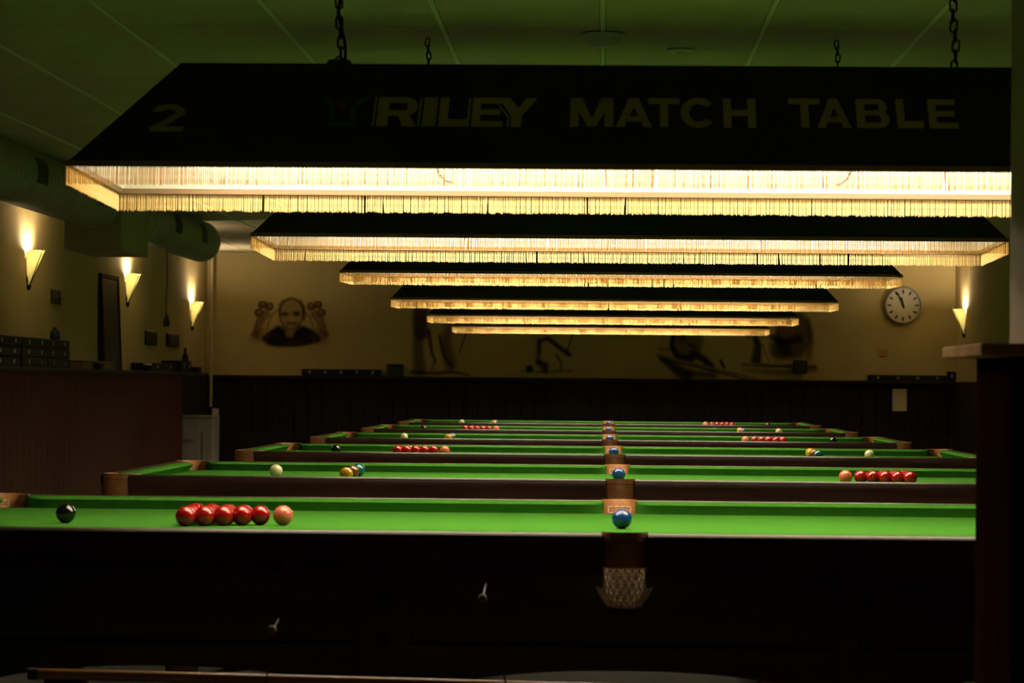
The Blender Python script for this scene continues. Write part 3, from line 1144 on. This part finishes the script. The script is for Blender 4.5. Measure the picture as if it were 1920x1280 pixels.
ob_ = empty('flat_box', (XL + .11, 23.55, 1.302))
tag(ob_, 'long low olive box on left ledge before the tall board', 'box')
MB().bbox(-.08, .08, -.70, .70, 0, .055, .003).build('box_body', M['olive'], ob_)
MB().bbox(-.083, .083, -.703, .703, .0555, .068, .003).build('box_lid', M['olive'], ob_)
sb = empty('chalk_box', (XL + .222, 23.35, 1.302))
tag(sb, 'tiny dark box on left ledge in front of the olive box', 'box')
MB().bbox(-.02, .02, -.10, .10, 0, .036, .002).build('box_body', M['case'], sb)
MB().bbox(-.022, .022, -.102, .102, .0365, .046, .002).build('box_lid', M['case'], sb)
rb = empty('round_tin', (XL + .20, 26.0, 1.302))
tag(rb, 'small dark round tin on left ledge just beyond the tall board', 'tin')
MB().lathe([(.0, 0), (.033, 0), (.035, .004), (.035, .05), (.0, .05)], 20).build('tin_body', M['case'], rb, 40)
MB().lathe([(.0, .0505), (.037, .0505), (.037, .064), (.030, .068), (.0, .068)], 20).build('tin_lid', M['steel'], rb, 40)
cue_case((XL + .11, 27.0, 1.302), 1.55, .075, .18, 'long low black case on left ledge under the near plaque', 'single cases on the left ledge')
cue_case((XL + .14, 28.2, 1.302), .62, .108, .20, 'taller black clasped case on left ledge below the plaques', 'single cases on the left ledge', clasps=2)
fl = empty('flask', (XL + .13, 28.86, 1.302))
tag(fl, 'slim dark bottle on left ledge under the far plaque', 'bottle')
MB().lathe([(.0, 0), (.030, 0), (.032, .006), (.032, .15), (.018, .185), (.012, .19), (.012, .22), (.0, .22)], 16).build('bottle_body', M['teal'], fl, 40)
MB().lathe([(.0, .2205), (.014, .2205), (.014, .238), (.0, .239)], 12).build('bottle_cap', M['black_plastic'], fl, 40)
lb = empty('small_carton', (XL + .12, 29.3, 1.302))
tag(lb, 'small dark carton at the far end of left ledge', 'box')
MB().bbox(-.09, .09, -.16, .16, 0, .045, .003).build('box_body', M['case'], lb)
MB().bbox(-.092, .092, -.162, .162, .0455, .056, .003).build('box_lid', M['case'], lb)

# cases on the end-wall ledge
cue_case((-2.75, YB - .066, 1.287), .835, .070, .11, 'long low black case on end-wall ledge below the bald man mural', 'cases on the end-wall ledge', 'x', 5)
cue_case((3.225, YB - .066, 1.287), .83, .062, .11, 'long low black clasped case on end-wall ledge below the clock', 'cases on the end-wall ledge', 'x', 4)
cue_case((3.685, YB - .066, 1.287), .085, .104, .11, 'short taller black case in the right corner of end-wall ledge', 'cases on the end-wall ledge', 'x', 1)
bk = empty('small_box', (-2.18, YB - .066, 1.287))
tag(bk, 'small dark blue-green box on end-wall ledge right of the long case', 'box')
MB().bbox(-.085, .085, -.05, .05, 0, .110, .004).build('box_body', M['teal'], bk)
MB().bbox(-.087, .087, -.052, .052, .1105, .130, .004).build('box_lid', M['teal'], bk)

# pipe, switch and cabinet in the far left corner
pp = empty('corner_pipe', (XL + .075, YB - .20, 0))
tag(pp, 'pale painted pipe running down the far left corner', 'pipe')
MB().tube([(0, 0, .95), (0, 0, ZC - .005)], .016, 12).build('pipe_run', M['pipe'], pp, 50)
for z in (1.55, 2.2):
    MB().lathe([(.0215, -.012), (.0215, .012)], 14, (0, 0, z)).build('pipe_clamp', M['steel'], pp, 50)
sw = empty('light_switch', (-4.085, YB - .0725, .89))
tag(sw, 'small pale light switch on the dark panelling in the far left corner', 'switch')
MB().bbox(-.035, .035, -.012, -.0005, -.04, .04, .003).build('switch_plate', M['plastic_white'], sw)
MB().bbox(-.015, .015, -.018, -.0125, -.02, .02, .002).build('rocker', M['plastic_white'], sw)
cb = empty('low_cabinet', (-3.965, 28.75, 0))
tag(cb, 'low pale grey cabinet with chrome bar handle behind the left panelling', 'cabinet')
MB().bbox(-.185, .225, -.25, .25, 0, .86, .006).build('cabinet_body', M['cabinet'], cb)
MB().bbox(-.187, .228, -.262, .255, .8605, .885, .004).build('cabinet_top', M['cabinet'], cb)
dr = MB().bbox(-.175, .10, -.266, -.2505, .05, .84, .003).build('cabinet_door', M['cabinet'], cb)
hd = MB().tube([(-.13, -.268, .655), (-.13, -.30, .655), (.055, -.30, .655), (.055, -.268, .655)], .007, 8).build('handle', M['steel'], dr, 60)
MB().bbox(.125, .222, -.262, -.2505, .05, .72, .003).build('cabinet_panel', M['cabinet'], cb)

# dark bench by the right wall
bn = empty('bench', (3.30, 25.5, 0))
tag(bn, 'dark upholstered bench standing against the right wall', 'bench')
MB().bbox(-.28, .26, -1.0, 1.0, .36, .47, .02).build('seat', M['upholstery'], bn)
MB().bbox(.18, .30, -1.0, 1.0, .475, .80, .02).build('backrest', M['upholstery'], bn)
for x in (-.22, .20):
    for y in (-.92, .92):
        MB().bbox(x - .025, x + .025, y - .025, y + .025, 0, .36, .003).build('leg', M['wood_matte'], bn)

# ------------------------------------------------------------------ murals painted on the end wall
def mural_mat():
    m = bpy.data.materials.new('mural paint')
    m.use_nodes = True
    nt = m.node_tree
    nt.nodes.clear()
    at = nt.nodes.new('ShaderNodeAttribute')
    at.attribute_name = 'paint'
    d = nt.nodes.new('ShaderNodeBsdfDiffuse')
    t = nt.nodes.new('ShaderNodeBsdfTransparent')
    mx = nt.nodes.new('ShaderNodeMixShader')
    out = nt.nodes.new('ShaderNodeOutputMaterial')
    nt.links.new(at.outputs['Color'], d.inputs[0])
    nt.links.new(at.outputs['Alpha'], mx.inputs[0])
    nt.links.new(t.outputs[0], mx.inputs[1])
    nt.links.new(d.outputs[0], mx.inputs[2])
    nt.links.new(mx.outputs[0], out.inputs[0])
    return m


M['mural'] = mural_mat()
US = 0.005651                       # one sketch unit on the wall, metres


def seg_dist(px, py, ax, ay, bx, by):
    dx, dy = bx - ax, by - ay
    l2 = dx * dx + dy * dy
    t = 0 if l2 == 0 else max(0, min(1, ((px - ax) * dx + (py - ay) * dy) / l2))
    return math.hypot(px - ax - t * dx, py - ay - t * dy), t


def cover(sh, x, y):
    k = sh[0]
    if k == 'e':
        _, cx, cy, rx, ry, rot, soft = sh
        c, s = math.cos(R(rot)), math.sin(R(rot))
        u, v = (x - cx) * c + (y - cy) * s, -(x - cx) * s + (y - cy) * c
        d = (math.hypot(u / rx, v / ry) - 1) * min(rx, ry)
    elif k == 'r':               # ring
        _, cx, cy, rx, ry, wd, soft = sh
        d = abs(math.hypot((x - cx) / rx, (y - cy) / ry) - 1) * min(rx, ry) - wd
    else:                        # line with width from w0 to w1
        _, pts, w0, w1, soft = sh
        d = 1e9
        n = len(pts) - 1
        for i in range(n):
            dd, t = seg_dist(x, y, *pts[i], *pts[i + 1])
            u = (i + t) / n
            d = min(d, dd - (w0 + (w1 - w0) * u))
    return max(0.0, min(1.0, .5 - d / (2 * soft)))


def mural(name, label, x0, x1, y0, y1, layers, step=.75):
    nx, ny = int((x1 - x0) / step), int((y1 - y0) / step)
    vs, cols_, fs = [], [], []
    rnd = random.Random(len(label))
    for j in range(ny + 1):
        for i in range(nx + 1):
            x, y = x0 + (x1 - x0) * i / nx, y0 + (y1 - y0) * j / ny
            r_, g_, b_, a_ = .2, .12, .05, 0.0
            for sh, col, al in layers:
                c = cover(sh, x, y) * al
                if c > 0:
                    na = c + a_ * (1 - c)
                    r_, g_, b_ = [(q * c + p * a_ * (1 - c)) / na for q, p in zip(col, (r_, g_, b_))]
                    a_ = na
            wx = XL + (x - 388) * US
            wz = CAM_Z - (y - (723.18 + (x - 1127) * .00903)) * US
            vs.append((wx, 0, wz))
            cols_ += [r_, g_, b_, a_]
    for j in range(ny):
        for i in range(nx):
            a = j * (nx + 1) + i
            fs.append((a, a + nx + 1, a + nx + 2, a + 1))
    me = bpy.data.meshes.new(name)
    me.from_pydata(vs, [], fs)
    at = me.color_attributes.new('paint', 'FLOAT_COLOR', 'POINT')
    at.data.foreach_set('color', cols_)
    me.materials.append(M['mural'])
    o = place(name, me, None, (0, YB - .0015, 0))
    tag(o, label, 'mural', 'murals on the end wall')
    return o


SK, SKD, DK, BK = (.40, .27, .12), (.20, .10, .04), (.07, .035, .015), (.015, .012, .010)
L_ = []
# hands and arms
for sgn, cx in ((-1, 497), (1, 594)):
    X = lambda q: 545 + sgn * q
    L_ += [(('l', [(X(66), 627), (X(56), 600), (X(46), 588)], 7, 8, 3), (.33, .19, .08), .55),
           (('l', [(X(68), 628), (X(61), 598)], .8, .8, 1.6), DK, .75),
           (('l', [(X(43), 612), (X(36), 592), (X(24), 580)], 1.0, .8, 1.4), SKD, .8),
           (('l', [(X(62), 618), (X(42), 616)], .8, .6, 1.5), SKD, .6),
           (('l', [(X(72), 626), (X(55), 622)], 1.2, .6, 2), DK, .5)]
    for bx2, by2, br2 in ((53, 571, 6.5), (39, 574, 6.8), (59, 586, 7.5)):
        L_ += [(('e', X(bx2), by2, br2, br2, 0, 1.6), (.20, .10, .045), .75), (('e', X(bx2 - 1), by2 - 2, br2 * .45, br2 * .4, 0, 2.2), (.42, .28, .14), .6),
               (('r', X(bx2), by2, br2, br2, .7, 1.2), DK, .8)]
    L_ += [(('l', [(X(46), 566), (X(46), 580)], 1.6, 1.0, 1.6), DK, .7)]
# head
L_ += [(('e', 547, 587, 24, 30, 0, 1.4), (.10, .055, .02), .85), (('e', 547, 588, 21.5, 27, 0, 2.5), (.42, .30, .13), .9),
       (('l', [(527, 590), (524, 570), (532, 561)], 2.0, 1.2, 2.2), BK, .6), (('l', [(571, 596), (571, 575), (563, 562)], 3.0, 1.4, 2.4), BK, .75),
       (('e', 535, 588.5, 7.5, 4.2, 0, 2.2), DK, .85), (('e', 557, 588, 8, 4.6, 0, 2.2), DK, .9), (('e', 535, 587, 5, 1.6, 0, 1.4), BK, .6),
       (('e', 557, 586, 6, 1.8, -6, 1.4), BK, .7), (('l', [(548, 594), (548, 603)], 1.6, 2.2, 1.8), (.55, .40, .22), .55),
       (('l', [(539, 606), (546, 605), (556, 606)], 2.2, 2.2, 2.4), DK, .9), (('e', 545, 618, 13, 12, 0, 4), (.24, .15, .07), .6),
       (('e', 545, 613, 6, 2.0, 0, 2), (.42, .28, .15), .5), (('e', 545, 618, 5, 2.2, 0, 2), BK, .6), (('l', [(532, 612), (536, 626)], 1.5, 1, 2), DK, .6),
       (('l', [(563, 608), (556, 627)], 2.2, 1.4, 2.4), DK, .7)]
# jumper
L_ += [(('e', 516, 633, 16, 12, -15, 4), BK, .95), (('e', 576, 632, 16, 12, 15, 4), BK, .95), (('e', 545, 638, 30, 9, 0, 5), BK, .9), (('l', [(495, 635), (512, 622), (524, 617), (533, 632)], 3, 9, 3.5), BK, .95), (('l', [(558, 632), (570, 618), (582, 622), (598, 636)], 9, 4, 3.5), BK, .95),
       (('l', [(505, 637), (525, 638), (560, 638), (590, 634)], 7, 8, 6), BK, .9), (('e', 524, 643, 12, 6, 0, 6), BK, .8), (('e', 556, 642, 14, 5, 0, 6), DK, .8),
       (('e', 545, 624, 8.5, 8, 0, 3), (.32, .22, .10), .85), (('e', 600, 632, 14, 10, 30, 8), (.12, .06, .03), .5), (('e', 488, 630, 14, 8, -25, 8), (.20, .11, .04), .5)]
mural('mural', 'mural of a bald smiling man raising both hands full of balls', 465, 635, 545, 662, L_)

G = (.10, .075, .035)
mural('mural', 'mural of a standing player seen from the waist down, left of centre', 766, 892, 560, 706, [
    (('l', [(792, 575), (790, 605), (792, 625)], 15, 11, 5), DK, .75), (('l', [(788, 600), (786, 650), (790, 696)], 9, 12, 6), G, .55),
    (('l', [(806, 620), (812, 660), (820, 678)], 4, 1.4, 3), DK, .75), (('l', [(818, 676), (812, 694)], 1.6, 1.6, 2.4), DK, .6),
    (('l', [(846, 606), (838, 640), (848, 682)], 7, 12, 6), DK, .5), (('l', [(826, 630), (836, 668), (852, 688)], 2, 2, 2.6), DK, .75),
    (('l', [(876, 626), (864, 660)], 1.3, 1.3, 1.6), BK, .75), (('l', [(776, 697), (815, 700), (850, 697), (882, 703)], 2.5, 2.5, 3), DK, .7)])
mural('mural', 'small mural of a bent figure with a ball beside its feet', 968, 1096, 618, 706, [
    (('l', [(1014, 660), (1014, 640), (1030, 634), (1050, 650), (1070, 664)], 2.4, 4.5, 3), DK, .75), (('l', [(1014, 640), (1012, 680), (1022, 690)], 4, 5, 4), G, .6),
    (('l', [(1046, 664), (1056, 680), (1054, 692)], 2, 1.4, 2), DK, .75), (('l', [(1078, 622), (1066, 658)], 1.1, 1.1, 1.4), BK, .75),
    (('e', 996, 691, 7, 7, 0, 2.2), BK, .85), (('l', [(1012, 678), (1028, 684), (1026, 694)], 4, 5, 3), DK, .75), (('l', [(984, 696), (1030, 697), (1074, 695)], 1.2, 1.6, 2.4), DK, .6)])
mural('mural', 'mural of a player leaning over to aim along a long cue', 1226, 1430, 600, 716, [
    (('e', 1290, 640, 28, 32, 0, 3), (.22, .16, .07), .5), (('l', [(1268, 622), (1262, 648), (1272, 668), (1300, 672)], 3, 6, 3), BK, .8), (('r', 1290, 638, 30, 32, 1.5, 3), DK, .5),
    (('e', 1300, 648, 8, 3, 25, 2.4), BK, .8), (('e', 1282, 634, 8, 8, 0, 5), DK, .5), (('l', [(1302, 662), (1320, 672), (1336, 686)], 6, 7, 4), BK, .8),
    (('l', [(1246, 672), (1270, 690), (1290, 704)], 6, 12, 5), BK, .75), (('l', [(1236, 666), (1330, 688), (1420, 712)], 1.8, 2.6, 1.6), (.40, .28, .14), .9),
    (('l', [(1240, 672), (1330, 692), (1400, 712)], 1.4, 1.4, 1.6), BK, .8), (('l', [(1354, 676), (1360, 688)], 2.4, 3, 2), DK, .8), (('l', [(1240, 655), (1262, 655)], 2, 2, 3), DK, .5),
    (('l', [(1300, 700), (1340, 704)], 6, 8, 5), G, .6)])
mural('mural', 'dark mural of a seated player behind a ledge, rightmost on end wall', 1384, 1548, 580, 712, [
    (('e', 1490, 628, 34, 46, 0, 5), (.11, .075, .035), .7), (('e', 1478, 620, 18, 20, 0, 6), (.24, .16, .08), .5), (('l', [(1450, 632), (1470, 640), (1500, 636)], 4, 8, 4), BK, .75),
    (('e', 1466, 655, 20, 20, 0, 6), BK, .65), (('l', [(1418, 632), (1424, 650), (1420, 676)], 5, 9, 4), BK, .75), (('l', [(1432, 645), (1444, 678)], .9, .9, 1.2), (.42, .34, .22), .7),
    (('l', [(1404, 630), (1408, 626)], 4, 3, 3), DK, .7), (('l', [(1394, 684), (1450, 686), (1530, 688)], 2.4, 2.4, 2.4), DK, .75), (('l', [(1394, 681), (1530, 683)], .9, .9, 1.2), (.45, .34, .2), .5),
    (('l', [(1516, 600), (1524, 640), (1518, 672)], 3, 4, 5), G, .6), (('l', [(1400, 694), (1470, 698), (1530, 692)], 4, 6, 4), (.26, .17, .08), .5)])
